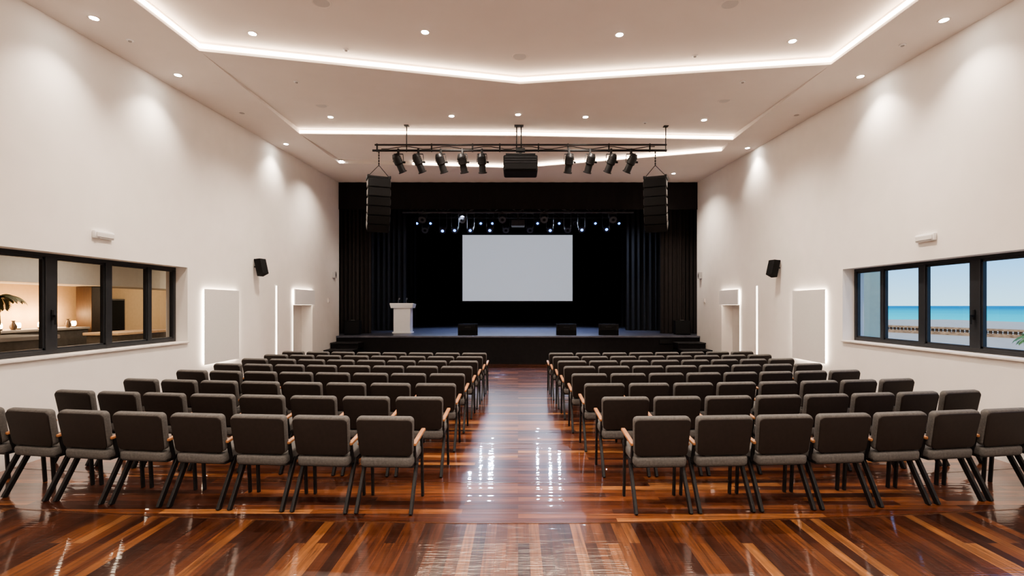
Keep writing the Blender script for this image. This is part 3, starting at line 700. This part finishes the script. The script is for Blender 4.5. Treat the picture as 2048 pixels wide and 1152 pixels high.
for i, (y, lb) in enumerate(((10.25,'small brown vase on the lounge counter near the left end'),(10.68,'small brown vase on the lounge counter between candle lamps'),(11.98,'small brown vase at the right end of the lounge counter'))):
    t = empty('vase', (-10.78,y,1.39), 0, lb, 'vase', 'vases on the back counter')
    MB().lathe([(.035,0),(.06,.04),(.065,.08),(.035,.14),(.025,.18),(.035,.19)],16).build('body', M['vase'], t, True)
    MB().lathe([(.03,.185),(.04,.192),(.036,.20),(.028,.195)],16).build('rim', M['cocoa'], t, True)
t = empty('coral_ornament', (-10.75,11.55,1.39), 0, 'branching pale coral ornament among the candles in the lounge', 'ornament')
MB().lathe([(.07,0),(.07,.03),(.02,.05)],12).build('stand', M['cocoa'], t, True)
m = MB()
def br(p, d, l, k):
    q = p + d*l; m.cyl(p, q, .006*k+.004, .006*(k-1)+.005, 6)
    if k > 0:
        for _ in range(3): br(q, (d+Vector((random.uniform(-.3,.3),random.uniform(-.9,.9),random.uniform(-.3,.5)))).normalized(), l*.8, k-1)
br(Vector((0,0,.04)), Vector((0,0,1)), .12, 3); m.build('branches', M['coral'], t)
lamp('AREA', 'lounge ceiling lamp', (-8.6,10.5,3.15), 95, (1,.82,.62), (-8.6,10.5,0), size=2.0)
lamp('POINT', 'lounge lamp', (-9.6,15.5,2.2), 90, (1,.78,.52), shadow_soft_size=.15)

def palm(name, loc, label, h, n, L_, mt, pot=True):
    t = empty(name, loc, 0, label, 'palm')
    if pot: MB().lathe([(.16,0),(.22,.02),(.26,.36),(.24,.38),(.2,.36)],18).build('pot', M['dgrey'], t, True)
    m = MB(); p = Vector((0,0,.3 if pot else 0)); r = .06
    k = 8
    for i in range(k):
        z0 = p.z; z1 = z0+(h-(.3 if pot else 0))/k
        m.cyl((0,0,z0),(0,0,z1),r*1.12,r*.95,10)
        p.z = z1
    m.build('trunk', M['bark'], t)
    for i in range(n):
        a = 2*math.pi*i/n + random.uniform(-.2,.2); up = random.uniform(.35,1.15)
        m = MB(); d = Vector((math.cos(a),math.sin(a),0)); pr = Vector((0,0,h)); el = up
        side = Vector((-d.y,d.x,0)); seg = 12
        for j in range(seg):
            dr = d*math.cos(el)+Vector((0,0,math.sin(el))); q = pr+dr*L_/seg
            m.cyl(pr, q, .010*(1-j/seg)+.002, .010*(1-(j+1)/seg)+.002, 5, False)
            if j > 0:
                ll = .30*L_*math.sin(math.pi*(j+1.2)/(seg+2.4))
                for sg in (-1,1):
                    for o_ in (0,.5):
                        b0 = pr.lerp(q, o_)
                        tip = b0+side*sg*ll*.8+dr*ll*.55+Vector((0,0,-.25*ll))
                        mid = b0.lerp(tip,.4); wv = dr*.022
                        m.quad(b0, mid-wv, tip, mid+wv)
            pr = q; el -= .16
        m.build('frond', mt, t, recalc=False)
palm('potted_palm', (-9.35,8.95,-.1), 'palm with drooping fronds inside the lounge at left', 2.12, 11, .48, M['dleaf'])
palm('garden_palm', (13.2,12.6,-.05), 'green palm on the terrace outside the right window', 1.08, 13, .62, M['leaf'], False)

# ------------------------------------------------------------------ outside the right window
tag(MB().box(6.40,60,-30,70,-.25,-.05).build('floor', M['terr']), 'pale terrace paving outside the right window', 'floor', kind='structure')
tag(MB().box(6.36,7.0,9.62,10.0,-.05,3.4).build('wall_exterior', M['ext']), 'cream exterior wall stub seen through the right window', 'wall', kind='structure')
sea = MB(); sea.quad((45,-3000,-3),(6000,-3000,-3),(6000,6000,-3),(45,6000,-3)); sea = sea.build('sea', M['sea']); tag(sea, 'turquoise sea reaching the horizon outside the right window', 'sea', kind='stuff')
A, Bp = Vector((25.5,42,-.05)), Vector((34,20,-.05)); Lb = (Bp-A).length; rz = math.atan2(Bp.y-A.y, Bp.x-A.x)
t = empty('balustrade', A, rz, 'low sandy stone balustrade between terrace and sea', 'balustrade')
MB().box(0,Lb,-.18,.18,0,.20,.01).build('base_rail', M['sand'], t)
MB().box(0,Lb,-.20,.20,.38,.52,.02).build('top_rail', M['sand'], t)
me0 = None
nb = 96
for i in range(nb):
    x = (i+.5)*Lb/nb
    if me0 is None:
        ob = MB().lathe([(.09,.20),(.09,.21),(.07,.23),(.12,.28),(.07,.34),(.09,.36),(.09,.38)],10).build('baluster', M['sand'], t, True); me0 = ob
    else:
        ob = me0.copy(); COL.objects.link(ob)
    ob.location = (x,0,0)

# ------------------------------------------------------------------ stage light and added fill lamps
for x in (-2.4,0,2.4):
    lamp('SPOT', 'blue stage beam', (x,21,5.1), 1000, (.46,.58,1), (x*.9,20,.92), spot_size=R(95), spot_blend=.8, shadow_soft_size=.1)
lamp('SPOT', 'front stage beam', (-1.2,BY+.3,4.9), 170, (1,.95,.9), (-4.2,18.1,1.5), spot_size=R(16), spot_blend=.8, shadow_soft_size=.06)
for s in (-1,1):
    lamp('SPOT', 'added curtain fill', (s*2.0,18.4,5.2), 420, (.70,.80,1), (s*5.4,20,2.6), spot_size=R(70), spot_blend=.9, shadow_soft_size=.1)  # bluish fill added to bring up the inner curtain folds
    lamp('SPOT', 'added curtain fill', (s*2.7,BY+.3,4.9), 420, (1,.9,.8), (s*5.6,17.7,2.6), spot_size=R(30), spot_blend=.9, shadow_soft_size=.08)  # warm fill added so the outer curtain folds show
    lamp('SPOT', 'added floor fill', (s*1.8,BY+.3,4.85), 620, WARM, (s*1.0,13.4,0), spot_size=R(75), spot_blend=1.0, shadow_soft_size=.08)  # fill added to brighten the floor in front of the stage
